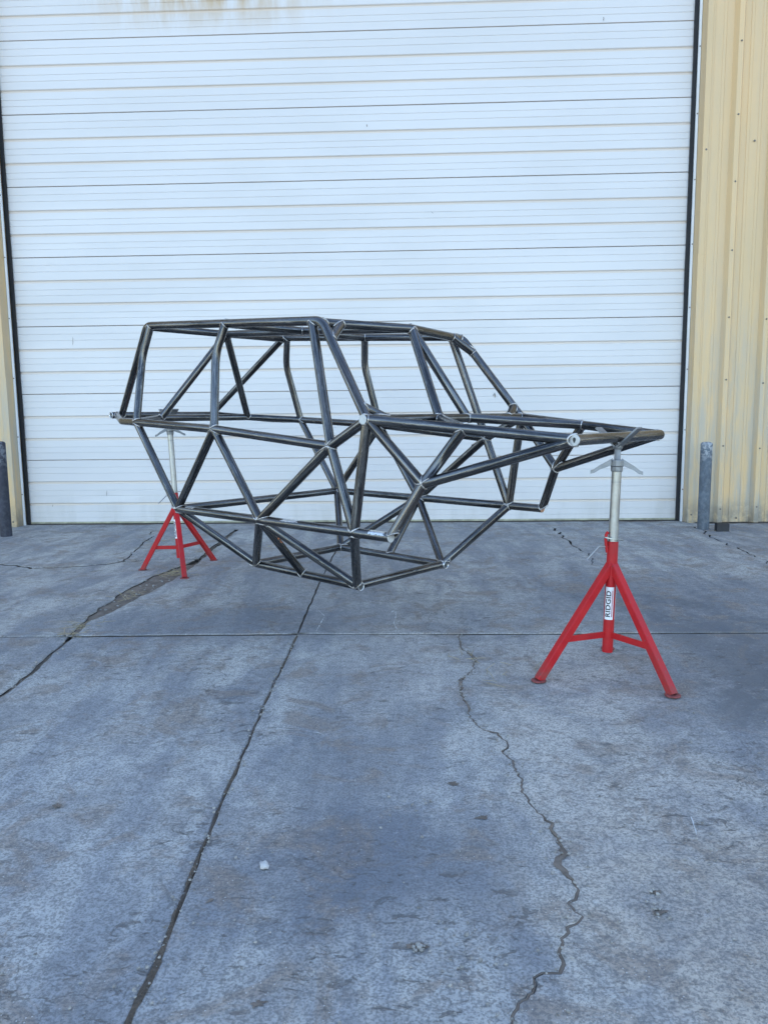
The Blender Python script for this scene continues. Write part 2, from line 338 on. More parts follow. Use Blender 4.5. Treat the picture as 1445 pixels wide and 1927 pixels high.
# near row
fl, fr = -.4, None
slab([(-4.9, -.4), (-1.45 - wc, -.4)] + L(J['c2'], wc, 1) + rv(Rr(bseg[0], wb)), -.0025)
slab([(-1.45 + wc, -.4), (-.487 - wa, -.4)] + L(J['a2'], wa, 2) + rv(Rr(bseg[1], wb)) + rv(Rr(J['c2'], wc, 5)), -.004)
slab([(-.487 + wa, -.4), (.15 - we, -.4)] + L(J['e'], we, 3) + rv(Rr(bseg[2], wb)) + rv(Rr(J['a2'], wa, 6)), -.0015)
slab([(.15 + we, -.4), (4.7, -.4)] + rv(Rr(bseg[3] + bseg[4][1:] + bseg[5][1:], wb)) + rv(Rr(J['e'], we, 7)), -.003)
# far row
slab(L(bseg[0], wb) + L(cL, .004, 8) + rv(Rr(J['d'], wd, 9)) + [(-4.9, 3.76)], .001)
kd = min(range(len(J['d'])), key=lambda i: math.hypot(J['d'][i][0] + 2.036, J['d'][i][1] - 5.691))
slab(L(J['d'][:kd + 1], wd, 10) + L(J['d2'], .005, 11) + rv(Rr(gpath(-4.9, -2.324), .004)), .006)
slab(L(J['d'][kd:], wd, 12) + L(cLt, .005, 13) + rv(Rr(gpath(-2.324, -1.475), .004)) + rv(Rr(J['d2'], .005, 14)), .003)
slab(L(bseg[1], wb) + L(J['a1'], wa, 15) + rv(Rr(gpath(-1.451, -.362), .004)) + rv(Rr(cR, .006, 16)), .003)
gp = gpath(-.362, 4.7); gp = Rr(gp, .004)
top = []
for p in rv(gp):
    top.append(p)
def cut(top, l, r):
    x0, x1 = l[0][0], r[0][0]; hi = max(x0, x1); lo = min(x0, x1); A = [p for p in top if p[0] > hi + .003]; Bq = [p for p in top if p[0] < lo - .003]
    first, second = (l, r) if l[0][0] > r[0][0] else (r, l)
    yy = gl(hi) - .004
    return A + [(first[0][0], yy)] + first[1:] + rv(second)[:-1] + [(second[0][0], yy)] + Bq
top = cut(top, f2l, f2r); top = cut(top, f1l, f1r)
slab(L(bseg[2] + bseg[3][1:] + bseg[4][1:] + bseg[5][1:], wb) + top + rv(Rr(J['a1'], wa, 17)), .0025)
def scuff(pts, w_):
    m = MB(); vs = []; q = resample(pts, .02, .006, len(pts) + pts[0][0], fine=.6)
    for i, p in enumerate(q):
        a, b = q[max(0, i - 1)], q[min(len(q) - 1, i + 1)]; L_ = math.hypot(b[0] - a[0], b[1] - a[1]) or 1; k = w_ * abs(noise.noise(Vector((p[0] * 30, p[1] * 30, 3)))) * 2
        vs += [(p[0] - (b[1] - a[1]) / L_ * k, p[1] + (b[0] - a[0]) / L_ * k, .0048), (p[0] + (b[1] - a[1]) / L_ * k, p[1] - (b[0] - a[0]) / L_ * k, .0048)]
    m.add(vs, [(2 * i, 2 * i + 1, 2 * i + 3, 2 * i + 2) for i in range(len(q) - 1)]); m.obj('scuff_mark', MAT['scuff'], apron)
for pts in [[(0.061, 4.11), (0.049, 3.892), (0.054, 3.713)], [(0.025, 4.055), (0.049, 4.134)], [(0.702, 4.261), (0.794, 4.172), (0.833, 4.134)], [(-0.379, 4.153), (-0.339, 4.037), (-0.356, 3.73)], [(-0.403, 2.507), (-0.401, 2.534), (-0.329, 2.514)], [(-0.285, 2.504), (-0.221, 2.476)], [(0.154, 3.52), (0.247, 3.542), (0.345, 3.487)], [(0.216, 2.563), (0.259, 2.571)], [(0.829, 1.913), (0.806, 1.823)], [(0.647, 2.608), (0.693, 2.597)]]: scuff(pts, .0026)
def dirt_patch(cx, cy, r_, ang, mat='dirt', el=1.6):
    m = MB(); K = 44; vs = [(cx, cy, .0012)]
    for k in range(K):
        a_ = 2 * math.pi * k / K; q = r_ * (1 + .75 * noise.noise(Vector((math.cos(a_) * 1.4 + cx * 31, math.sin(a_) * 1.4 + cy * 17, 0))) + (.8) * noise.noise(Vector((math.cos(a_) * 4.5 + cx * 31, math.sin(a_) * 4, cy * 17))))
        u, v = q * el * math.cos(a_), q * math.sin(a_); vs.append((cx + u * math.cos(ang) - v * math.sin(ang), cy + u * math.sin(ang) + v * math.cos(ang), .0006))
    m.add(vs, [(0, 1 + k, 1 + (k + 1) % K) for k in range(K)]); m.obj('dirt_patch', MAT[mat], apron)
for cx, cy, r_, a_ in ((.06, 1.43, .012, .1), (.603, 1.53, .009, .4), (.62, 1.60, .007, 0), (-.41, 1.586, .006, .6), (.26, 1.93, .011, .1), (.20, 2.12, .010, .2), (-.95, 2.02, .010, .2), (-.25, 1.28, .008, .5)):
    dirt_patch(cx, cy, r_, a_, 'rubble', 1.5)
# threshold strip along the building, outer slabs
slab(L(gpath(-4.9, 4.7), .004) + [(4.7, 7.9), (-4.9, 7.9)], .002)
for x0, x1 in ((-9.6, -4.9), (4.7, 9.4), (-14.3, -9.6), (9.4, 14.1)):
    for y0, y1 in ((-.4, 3.66), (3.66, 7.9)): slab([(x0 + .006, y0 + .004), (x1 - .006, y0 + .004), (x1 - .006, y1 - .004), (x0 + .006, y1 - .004)])
for x0, x1 in ((-14.3, -9.6), (-9.6, -4.9), (-4.9, -.48), (-.48, 4.7), (4.7, 9.4), (9.4, 14.1)):
    for y0, y1 in ((-4.5, -.4), (-8.6, -4.5), (-12.7, -8.6)): slab([(x0 + .006, y0 + .004), (x1 - .006, y0 + .004), (x1 - .006, y1 - .004), (x0 + .006, y1 - .004)])

def ribbon(path, hw, z, seed, lo=-9, hi=9, patchy=0.0, mat='dirt'):
    pts = [p for p in path if lo <= p[1] <= hi]; m = MB(); run = []
    def flush():
        if len(run) < 3: return
        n = len(run); vs = []; fs = []
        for i, (p, q, k) in enumerate(run):
            e = min(1, i / 2, (n - 1 - i) / 2); vs += [(p[0] - q[0] * k[0] * e, p[1] - q[1] * k[0] * e, z - .0006), (p[0], p[1], z + .0004 + .0015 * e), (p[0] + q[0] * k[1] * e, p[1] + q[1] * k[1] * e, z - .0006)]
        for i in range(n - 1): fs += [(3 * i, 3 * i + 1, 3 * i + 4, 3 * i + 3), (3 * i + 1, 3 * i + 2, 3 * i + 5, 3 * i + 4)]
        m.add(vs, fs)
    for i in range(1, len(pts) - 1):
        a, b = pts[i - 1], pts[i + 1]; L_ = math.hypot(b[0] - a[0], b[1] - a[1]) or 1; q = (-(b[1] - a[1]) / L_, (b[0] - a[0]) / L_); p = pts[i]
        if patchy and noise.noise(Vector((p[0] * 5, p[1] * 5, seed))) < patchy - .5: flush(); run = []; continue
        k = [hw * max(.15, .9 + 1.1 * noise.noise(Vector((p[0] * 12, p[1] * 12, seed + j * 5))) + .5 * noise.noise(Vector((p[0] * 50, p[1] * 50, seed + j * 3)))) for j in (0, 1)]; run.append((p, q, k))
    flush()
    if m.v: o = m.obj('joint_dirt', MAT[mat], go); o['kind'] = 'stuff'
ribbon(J['a2'], .010, -.0085, 1); ribbon(resample(J['a2'], .012, 0, 1), .0065, .0006, 2, 1.0, 1.60); ribbon(resample(J['a2'], .012, 0, 1), .005, .0002, 3, 1.60, 3.7, .5)
ribbon(J['a1'], .011, -.010, 4); ribbon(J['c2'], .018, -.011, 5); ribbon(J['d'], .02, -.010, 6); ribbon(cR, .02, -.012, 7); ribbon(cLt, .02, -.012, 8)
ribbon(J['e'], .007, -.0046, 12, mat='rubble'); ribbon(J['e'], .0045, .0002, 9, 1.0, 3.7, .56, 'rubble'); ribbon(J['e'], .008, .0004, 10, 1.0, 3.7, .7, 'rubble')
dl = lambda x, d: 7.6965 - .0361 * x - d
ribbon([(-3.7 + .04 * i, dl(-3.7 + .04 * i, .012)) for i in range(168)], .014, .0030, 21); ribbon([(-3.7 + .05 * i, dl(-3.7 + .05 * i, .05)) for i in range(135)], .03, .0028, 22, patchy=.55)
ribbon([(3.06 + .04 * i, dl(3.06 + .04 * i, .20)) for i in range(60)], .03, .0030, 23); ribbon([(-6.2 + .04 * i, dl(-6.2 + .04 * i, .20)) for i in range(60)], .03, .0030, 24)
tr = MB(); L1 = [p for p in cL if p[1] < 5.6]; vs = []
for p in L1:
    q = min(cR, key=lambda c_: abs(c_[1] - p[1])); zt = -.011 + .004 * noise.noise(Vector((p[0] * 8, p[1] * 8, 0))); vs += [(p[0] - .02, p[1], zt), ((p[0] + q[0]) / 2, p[1], zt + .006), (q[0] + .02, q[1], zt - .004)]
tr.add(vs, [f for i in range(len(L1) - 1) for f in ((3 * i, 3 * i + 1, 3 * i + 4, 3 * i + 3), (3 * i + 1, 3 * i + 2, 3 * i + 5, 3 * i + 4))])
to = tr.obj('joint_dirt', MAT['rubble'], go); to['kind'] = 'stuff'

# ------------------------------------------------------------------ building (local frame: x along the front, y into the building)
YAW, DD = -.0361, 7.6965
DL, DR = -3.735, 2.9865            # edges of the visible door leaf
JL, JR = DL - .062, DR + .060      # jambs
HD = 5.55; HB = 8.2; WF = -.18     # door height, building height, wall face
bld = thing('metal_building', 'tan ribbed metal workshop building around the big white overhead door', 'building', (0, DD, 0), YAW)
def siding_profile(x0, x1, first, pitch=.355):
    pts = [(x0, 0)]; k = math.floor((x0 - first) / pitch) - 1
    while first + k * pitch < x1 + .2:
        c = first + k * pitch
        for dx, h in ((-.052, 0), (-.024, .052), (.020, .052), (.048, 0), (.10, 0), (.107, .006), (.128, .006), (.135, 0), (.205, 0), (.212, .006), (.233, .006), (.240, 0)):
            q = c + dx
            if x0 + .002 < q < x1 - .002: pts.append((q, h))
        k += 1
    pts.append((x1, 0)); return pts
def sheet(x0, x1, z0, z1, first, parent=bld):
    pr = siding_profile(x0, x1, first); m = MB(); vs = []; zs = [z0 + (z1 - z0) * i / 6 for i in range(7)]
    for z in zs:
        for q, h in pr:
            wob = .004 * noise.noise(Vector((q * 1.3, z * .8, 3))) + (.004 * noise.noise(Vector((q * 6, z * 5, 8))) if z < 1 else 0)
            vs.append((q, WF - h + wob, z))
    n = len(pr); fs = [(r * n + i, r * n + i + 1, (r + 1) * n + i + 1, (r + 1) * n + i) for r in range(6) for i in range(n - 1)]
    m.add(vs, fs); return m.obj('siding_sheet', MAT['siding'], parent)
FR = 3.345
for k in range(5):
    a = JR + .062 + (0 if k == 0 else k * 1.02 - .06); b = JR + .062 + (k + 1) * 1.02 - .06
    sheet(a, b - .0, .012, HB, FR)
FLr = JL - .30
for k in range(5):
    b = JL - .062 - (0 if k == 0 else k * 1.02 - .06); a = JL - .062 - (k + 1) * 1.02 + .06
    sheet(a, b, .012, HB, FLr)
for k in range(7):
    a = JL + k * (JR - JL) / 7; sheet(a, a + (JR - JL) / 7, HD + .07, HB, FR)
# jamb liners and corner trims, front lip and back lip are folds of the same flashing
def jamb(sgn, x, zsplit):
    for z0, z1, e in ((.0, zsplit, 0.0), (zsplit - .02, HD, .0022)):
        m = MB(); o = sgn
        prof = [(x, .02), (x + o * e, WF - .006 - e), (x + o * .052, WF - .010 - e), (x + o * .056, WF - .004 - e), (x + o * .074, WF - .004 - e), (x + o * .076, WF + .01)]
        vs = []
        for z in (z0 + .004, (z0 * 2 + z1) / 3, (z0 + 2 * z1) / 3, z1):
            for q, h in prof: vs.append((q + .003 * noise.noise(Vector((z * 1.1, 2, o))), h + .004 * noise.noise(Vector((z * 1.7, 5, o))), z))
        n = len(prof); fs = []
        for r_ in range(3):
            for i in range(n - 1):
                q = (r_ * n + i, r_ * n + i + 1, (r_ + 1) * n + i + 1, (r_ + 1) * n + i); fs.append(q if o > 0 else q[::-1])
        m.add(vs, fs); m.obj('jamb_trim', MAT['trim'], bld)
jamb(1, JR, 2.62); jamb(-1, JL, 1.55)
m = MB(); m.box((JL - .06, WF - .012, HD), (JR + .06, .02, HD + .072)); m.obj('header_trim', MAT['trim'], bld)
# galvanised angle edge next to each jamb
for x0, x1 in ((DR + .0350, JR - .003), (JL + .003, DL - .040)):
    m = MB(); m.box((x0, -.055, .0), (x1, -.040, HD - .02)); e = m.obj('seal_retainer', MAT['white'], bld)
    sc = MB()
    for k in range(9): sc.rod(((x0 + x1) / 2, -.056, .33 + k * .6), ((x0 + x1) / 2, -.060, .33 + k * .6), .006, n=8)
    so = sc.obj('screws', MAT['screw'], e); so['kind'] = 'stuff'
# screws of the siding
sc = MB()
for x0 in (FR + .0, FR + .355, FR + .71, FLr, FLr - .355):
    for z in [.15 + .62 * i for i in range(9)]:
        zz = z + RND.uniform(-.03, .03); sc.lathe([(.009, 0), (.009, .003), (.009, .003), (.0055, .003), (.0055, .003), (.0055, .008)], Matrix.Translation((x0 + .002, WF - .051, zz)) @ Matrix.Rotation(rad(90), 4, 'X'), 8)
for x0 in (FR + .18, FR + .53, JR + .035, FLr + .17, JL - .035):
    for z in (.06, 3.6):
        zz = z + RND.uniform(-.04, .04); sc.lathe([(.010, 0), (.010, .002), (.010, .002), (.006, .002), (.006, .002), (.006, .007)], Matrix.Translation((x0, WF - .009, zz)) @ Matrix.Rotation(rad(90), 4, 'X'), 8)
so = sc.obj('screw_heads', MAT['screw'], bld); so['kind'] = 'stuff'
# building core: keeps daylight out, throws the shade the yard lies in
core = MB(); core.box((-15, .25, 0), (15, 15, HB - .01)); core.obj('building_core', MAT['inner'], bld)
for x0, x1 in ((-15, JL - 5.10), (JR + 5.10, 15), ):
    m = MB(); m.box((x0, WF, .01), (x1, .24, HB - .02)); m.obj('wall', MAT['siding'], bld)
for x0, x1 in ((JL - 5.10, JL - .01), (JR + .01, JR + 5.10)):
    m = MB(); m.box((x0, WF + .05, .01), (x1, .24, HB - .02)); m.obj('wall_frame', MAT['inner'], bld)
m = MB(); m.box((JL - .01, WF + .05, HD + .01), (JR + .01, .24, HB - .02)); m.obj('wall_frame', MAT['inner'], bld)
m = MB(); m.box((-15.2, -.55, HB), (15.2, 15.2, HB + .12)); m.obj('roof', MAT['siding'], bld)

# ------------------------------------------------------------------ sectional door
door = thing('overhead_door', 'wide white ribbed sectional overhead door, closed', 'door', (0, DD, 0), YAW)
SEC = .6836
def section_profile(h):
    """(z, depth) from bottom to top of one section; depth is how far it is set back"""
    P = [(.0012, .010), (.005, .0)]
    third = h / 3
    def flat(z0, z1):
        for u in (.36, .66):
            c = z0 + (z1 - z0) * u; P.extend([(c - .004, 0), (c - .001, .0032), (c + .001, .0032), (c + .004, 0)])
    gz = [third * 1.0 - .01, third * 2.0 - .01]
    z = .006
    for gc in gz:
        flat(z, gc - .018); P.extend([(gc - .016, 0), (gc - .013, .007), (gc + .004, .009), (gc + .016, .0)]); z = gc + .018
    flat(z, h - .006); P.extend([(h - .005, .0), (h - .0012, .010)])
    return P
XS = [DL - .03 + (DR - DL + .075) * i / 16 for i in range(17)]
for k in range(8):
    m = MB(); pr = section_profile(SEC); vs = []; z0 = .028 if k == 0 else 0
    for zz, dp in pr:
        for x in XS:
            wob = .0016 * noise.noise(Vector((x * .9, (k * SEC + zz) * 1.6, k * 3.0)))
            if k == 0: wob -= .010 * math.exp(-((x + 3.0) / .10) ** 2 - ((zz - .23) / .03) ** 2)
            sag = -.002 * math.sin((x - DL) / (DR - DL) * math.pi)
            vs.append((x, dp + wob, k * SEC + max(zz, z0) + sag))
    n = len(XS); r_ = len(pr); fs = [(j * n + i, j * n + i + 1, (j + 1) * n + i + 1, (j + 1) * n + i) for j in range(r_ - 1) for i in range(n - 1)]
    m.add(vs, fs)
    m.box((XS[0], .016, k * SEC + .03), (XS[-1], .045, (k + 1) * SEC - .001))
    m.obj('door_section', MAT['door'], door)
m = MB(); m.box((DL - .03, -.006, .013), (DR + .03, .02, .031)); m.obj('bottom_bar', MAT['astr'], door)
m = MB(); m.box((DL - .03, .001, .0025), (DR + .03, .018, .0125)); m.obj('bottom_seal', MAT['seal'], door)  # black rubber under the bar, added to draw the dark shadow line there
for x0, x1 in ((DR, DR + .0345), (DL - .0395, DL)):
    m = MB(); nz = 60
    for i in range(nz): pass
    vs = []
    for i in range(nz + 1):
        z = .003 + (HD - .03) * i / nz; wv = .004 * noise.noise(Vector((z * 2.2, x0, 0)))
        a, b = (x0 + wv, x1) if x0 > 0 else (x0, x1 + wv)
        vs += [(a, -.018, z), (b, -.026, z), (b, -.010, z), (a, -.012, z)]
    fs = [(4 * i + q, 4 * i + (q + 1) % 4, 4 * i + 4 + (q + 1) % 4, 4 * i + 4 + q) for i in range(nz) for q in range(4)] + [(3, 2, 1, 0), (4 * nz, 4 * nz + 1, 4 * nz + 2, 4 * nz + 3)]
    m.add(vs, fs); m.obj('side_seal', MAT['seal'], door)

def scratch(x0, z0, x1, z1, wd_, mat='screw'):
    m = MB(); vs = []
    for i in range(6):
        u = i / 5; w_ = wd_ * math.sin(math.pi * (.08 + .84 * u)) * RND.uniform(.6, 1.2); x = x0 + (x1 - x0) * u + RND.uniform(-.002, .002); z = z0 + (z1 - z0) * u
        vs += [(x - w_, -.0045, z), (x + w_, -.0045, z)]
    m.add(vs, [(2 * i, 2 * i + 1, 2 * i + 3, 2 * i + 2) for i in range(5)]); m.obj('scratch_mark', MAT[mat], door)
for a_ in ((-3.165, 1.944, -3.171, 1.858, .0025), (-2.906, .366, -2.91, .298, .002), (1.134, 1.325, 1.142, 1.275, .006), (1.120, 1.31, 1.124, 1.29, .003), (2.139, 4.84, 2.139, 4.80, .004), (-.125, 3.93, -.12, 3.905, .004), (-3.49, .215, -3.50, .19, .003), (-2.25, 1.07, -2.22, 1.05, .002), (2.6, .45, 2.63, .44, .002), (.5, 3.1, .52, 3.08, .002)): scratch(*a_)
# ------------------------------------------------------------------ bollards and the plate by the wall
def bollard(x, y, r_, h, mat, label, rz):
    t = thing('bollard', label, 'bollard', (x, y, -.01), rz, 'pipe bollards beside the door')
    m = MB(); m.lathe([(r_ * .99, 0), (r_, .02), (r_, h - .02)], None, 32); m.obj('post', mat, t)
    m = MB(); m.lathe([(r_ * 1.005, h - .02), (r_ * 1.01, h - .004), (r_ * .93, h + .008), (r_ * .6, h + .017), (.004, h + .02)], None, 32); m.obj('cap', mat, t)
    m = MB()
    for i in range(26):
        a = RND.uniform(0, 6.28); q = r_ * RND.uniform(1.02, 1.3); s_ = RND.uniform(.004, .012)
        m.lathe([(s_, 0), (s_ * .7, s_ * .7), (.001, s_)], Matrix.Translation((q * math.cos(a), q * math.sin(a), .008)), 6)
    return t
bollard(3.027, 7.003, .053, .82, MAT['bol_grey'], 'slate grey pipe bollard with scuffed pale cap in front of the ribbed siding', .3)
bollard(-3.606, 7.039, .053, .90, MAT['bol_navy'], 'dark navy pipe bollard beside the door jamb opposite the slate grey one', 1.0)
pl = MB(); pl.box((-.055, -.035, 0), (.055, .035, .075)); pl.box((-.05, -.030, .075), (.05, .030, .080)); pl.box((-.057, -.037, 0), (.057, .037, .006))
po = pl.obj('metal_block', MAT['plate']); po.location = (3.145, 6.87, .0); po.rotation_euler = (0, 0, -.1)
tag(po, 'small black metal block on the concrete at the foot of the siding', 'block')

# ------------------------------------------------------------------ the tube chassis
CYAW, CX0, CY0, CZ0 = -.7359, .3721, 3.7033, .23
N = dict(RT=(-1.925, .533, 1.658), FT=(-.383, .543, 1.545), AB=(-.028, .625, 1.087), BK=(-.262, .622, .967), BM=(-1.12, .649, 1.043), CB=(-1.897, .653, 1.082), BT=(-1.138, .548, 1.602),
    RL=(-2.587, .366, 1.128), BE=(-2.587, .398, 1.128), BB=(-2.16, .60, 1.088), RR=(-1.52, .637, .587), RM=(-.779, .64, .590), RF=(-.11, .630, .585), RE=(.108, .632, .583),
    BR=(-1.195, .345, .262), BX=(-.782, .352, .256), BF=(-.373, .351, .252), XN=(.227, .559, .814), HR=(.399, .498, 1.043), HF=(.843, .389, 1.002), PD=(-.028, .116, 1.087), VB=(-2.127, .351, 1.105),
    CT=(-1.885, .536, 1.655), CK=(-1.943, .566, 1.467), BKK=(-1.182, .577, 1.43), GA=(-.072, .614, 1.145), GD=(-.028, .493, 1.087), G1=(-.375, .435, 1.543), G2=(-.312, .563, 1.452),
    RA=(-1.864, 0, 1.641), JC=(-1.127, 0, 1.60), FA=(-.297, 0, 1.543))
def nd(k):
    s_ = 1
    if k[0] in '-+': s_ = -1 if k[0] == '-' else 1; k = k[1:]
    x, y, z = N[k]; return Vector((x, y * s_, z - CZ0))
chassis = thing('tube_chassis', 'bare welded steel tube off-road buggy chassis resting on two red pipe stands', 'chassis', (CX0, CY0, CZ0), CYAW)
TR = .0224
def fillet(pts, rr):
    out = [pts[0]]
    for i in range(1, len(pts) - 1):
        r_ = rr[i] if isinstance(rr, (list, tuple)) else rr
        a, b, c = pts[i - 1], pts[i], pts[i + 1]; u = (a - b).normalized(); v = (c - b).normalized(); ang = u.angle(v)
        if r_ <= 0 or ang > rad(178.5): out.append(b); continue
        d = min(r_ / math.tan(ang / 2), .45 * (a - b).length, .45 * (c - b).length); r2 = d * math.tan(ang / 2)
        cen = b + (u + v).normalized() * (r2 / math.sin(ang / 2)); p0 = b + u * d; p1 = b + v * d; k = max(4, int((math.pi - ang) / rad(7)))
        q0 = p0 - cen; q1 = p1 - cen; th = q0.angle(q1); ax = q0.cross(q1).normalized()
        for j in range(k + 1): out.append(cen + Quaternion(ax, th * j / k) @ q0)
    out.append(pts[-1]); return out
TUBES = {}
ORDER = []
def tube(key, name, nodes, rr=0, a=None, b=None, label=None, r=TR, mat='steel'):
    """a / b: ('cope', main tube key) | 'open' | 'cap' | 'rust' | None"""
    pts = [nd(k) if isinstance(k, str) else Vector(k) for k in nodes]
    TUBES[key] = dict(name=name, pts=fillet(pts, rr), a=a, b=b, r=r, mat=mat, label=label); ORDER.append(key)
NS = 24
def main_axis(key, p):
    best = None; P = TUBES[key]['pts']
    for u, v in zip(P[:-1], P[1:]):
        d = v - u; t = max(0, min(1, (p - u).dot(d) / d.length_squared)); q = u + d * t
        if best is None or (q - p).length < best[0]: best = ((q - p).length, q, d.normalized())
    return best[1], best[2], TUBES[key]['r']
def build_tube(key):
    T = TUBES[key]; P = T['pts']; r_ = T['r']; n = len(P)
    for side, spec in ((0, T['a']), (n - 1, T['b'])):
        if isinstance(spec, tuple):
            q = main_axis(spec[1], P[side])[0]
            if (q - P[side]).length < .06: P[side] = q
    def dens(Q):
        L_ = (Q[1] - Q[0]).length
        return [Q[0]] + [Q[0].lerp(Q[1], k / L_) for k in (.03, .06, .11) if k < L_ * .45] + Q[1:]
    P = dens(P)[::1]; P = dens(P[::-1])[::-1]; n = len(P); T['pts2'] = P
    dirs = [(P[min(n - 1, i + 1)] - P[max(0, i - 1)]).normalized() for i in range(n)]
    up = Vector((0, 0, 1)) if abs(dirs[0].z) < .9 else Vector((1, 0, 0)); X = dirs[0].cross(up).normalized()
    rings = []; seed = RND.uniform(0, 40); tcs = []; acc = 0; welds = []
    for i in range(n):
        if i: acc += (P[i] - P[i - 1]).length
        X = (X - dirs[i] * X.dot(dirs[i])).normalized(); Y = dirs[i].cross(X)
        rings.append([P[i] + (X * math.cos(2 * math.pi * k / NS) + Y * math.sin(2 * math.pi * k / NS)) * r_ for k in range(NS)])
        tcs.append([(.5 * math.cos(2 * math.pi * k / NS), .5 * math.sin(2 * math.pi * k / NS), acc * 1.1 + seed) for k in range(NS)])
    ends = []
    for side, spec in ((0, T['a']), (n - 1, T['b'])):
        if isinstance(spec, tuple):
            E = P[side]; d = (P[1] - P[0]).normalized() if side == 0 else (P[-2] - P[-1]).normalized()
            q, ax, R_ = main_axis(spec[1], E); Rw = R_ + .0001
            new = []
            for p in rings[side]:
                w0 = p - q; w0 = w0 - ax * w0.dot(ax); dd = d - ax * d.dot(ax); A = dd.length_squared; Bq = 2 * w0.dot(dd); Cc = w0.length_squared - Rw * Rw
                if A < 1e-6: s_ = 0
                else:
                    D = Bq * Bq - 4 * A * Cc; s_ = (-Bq + math.sqrt(D)) / (2 * A) if D > 0 else -Bq / (2 * A)
                s_ = max(-r_ * 1.5, min(s_, r_ * 4.5)); new.append(p + d * s_)
            rings[side] = new; welds.append((side, new, d))
    m = MB(); vs = [p for R_ in rings for p in R_]; tc = [c for R_ in tcs for c in R_]
    fs = [(i * NS + k, i * NS + (k + 1) % NS, (i + 1) * NS + (k + 1) % NS, (i + 1) * NS + k) for i in range(n - 1) for k in range(NS)]
    m.add(vs, fs, True, tc)
    o = m.obj(T['name'], MAT[T['mat']], chassis); cum = [0]
    for i in range(1, n): cum.append(cum[-1] + (P[i] - P[i - 1]).length)
    hv_ = [max((1 - c_ / .075 if isinstance(T['a'], tuple) else 0), (1 - (cum[-1] - c_) / .075 if isinstance(T['b'], tuple) else 0), 0) for c_ in cum]
    at_ = o.data.attributes.new('heat', 'FLOAT', 'POINT'); at_.data.foreach_set('value', [h_ for h_ in hv_ for _ in range(NS)])
    if T['label']: o['label'] = T['label']
    for side, ring, d in welds:
        wb_ = MB(); cen = sum(ring, Vector()) / NS; pts = []
        K = 48; 
        for k in range(K):
            u = k / K * NS; i = int(u); fr_ = u - i; p = ring[i].lerp(ring[(i + 1) % NS], fr_); out = (p - cen); out = out - d * out.dot(d)
            pts.append(p + out.normalized() * .0006)
        rr = [.0032 + .0013 * abs(math.sin(k * 1.9 + seed)) + .0008 * noise.noise(Vector((k * .7, seed, 0))) for k in range(K)]
        vs = []; fs = []
        for k in range(K):
            t = (pts[(k + 1) % K] - pts[k - 1]); t = t.normalized() if t.length > 1e-6 else Vector((0, 0, 1))
            o1 = (pts[k] - cen).normalized(); b1 = t.cross(o1); b1 = b1.normalized() if b1.length > 1e-6 else Vector((1, 0, 0)); o2 = b1.cross(t)
            for q in range(6): a_ = q / 6 * 2 * math.pi; vs.append(pts[k] + (o2 * math.cos(a_) + b1 * math.sin(a_)) * rr[k])
        fs = [(k * 6 + q, k * 6 + (q + 1) % 6, ((k + 1) % K) * 6 + (q + 1) % 6, ((k + 1) % K) * 6 + q) for k in range(K) for q in range(6)]
        wb_.add(vs, fs, True); wb_.obj('weld_bead', MAT['weld'], o)
    for side, spec in ((0, T['a']), (n - 1, T['b'])):
        if isinstance(spec, str):
            ring = rings[side]; cen = sum(ring, Vector()) / NS; d = -dirs[0] if side == 0 else dirs[-1]
            e = MB()
            def rg(f, dz): return [cen + (p - cen) * f + d * dz for p in ring]
            ringsq = [rg(1.0, 0), rg(1.0, .0012), rg(.93, .003)] if spec != 'open' else [rg(1.004, -.002), rg(1.012, .001), rg(.97, .0022), rg(.84, .0018), rg(.80, -.002), rg(.80, -.06)]
            vs = [p for q in ringsq for p in q]; kk = len(ringsq)
            fs = [(a_ * NS + k, a_ * NS + (k + 1) % NS, (a_ + 1) * NS + (k + 1) % NS, (a_ + 1) * NS + k) for a_ in range(kk - 1) for k in range(NS)]
            e.add(vs, fs, True)
            if spec != 'open': e.add(ringsq[-1], [tuple(range(NS))])
            eo = e.obj('end_cap' if spec != 'open' else 'tube_mouth', MAT[{'open': 'bare', 'cap': 'cap', 'rust': 'rust', 'leaf': 'cap'}[spec]], o)
            if spec == 'open':
                f_ = MB(); f_.add(rg(.81, -.03), [tuple(range(NS))]); f_.obj('tube_bore', MAT['inside'], o)
            if spec == 'leaf':
                f_ = MB(); z_ = Vector((0, 0, 1)); y_ = z_.cross(d).normalized(); z2 = d.cross(y_)
                f_.add([cen + d * .0036 + (y_ * .5 * math.sin(2 * math.pi * k / 20) * (.85 + .3 * math.cos(2 * math.pi * k / 20)) + z2 * .75 * math.cos(2 * math.pi * k / 20)) * r_ * .62 for k in range(20)], [tuple(range(20))])
                f_.obj('rag_hole', MAT['inside'], o)
    T['obj'] = o; T['rings'] = rings
    return o
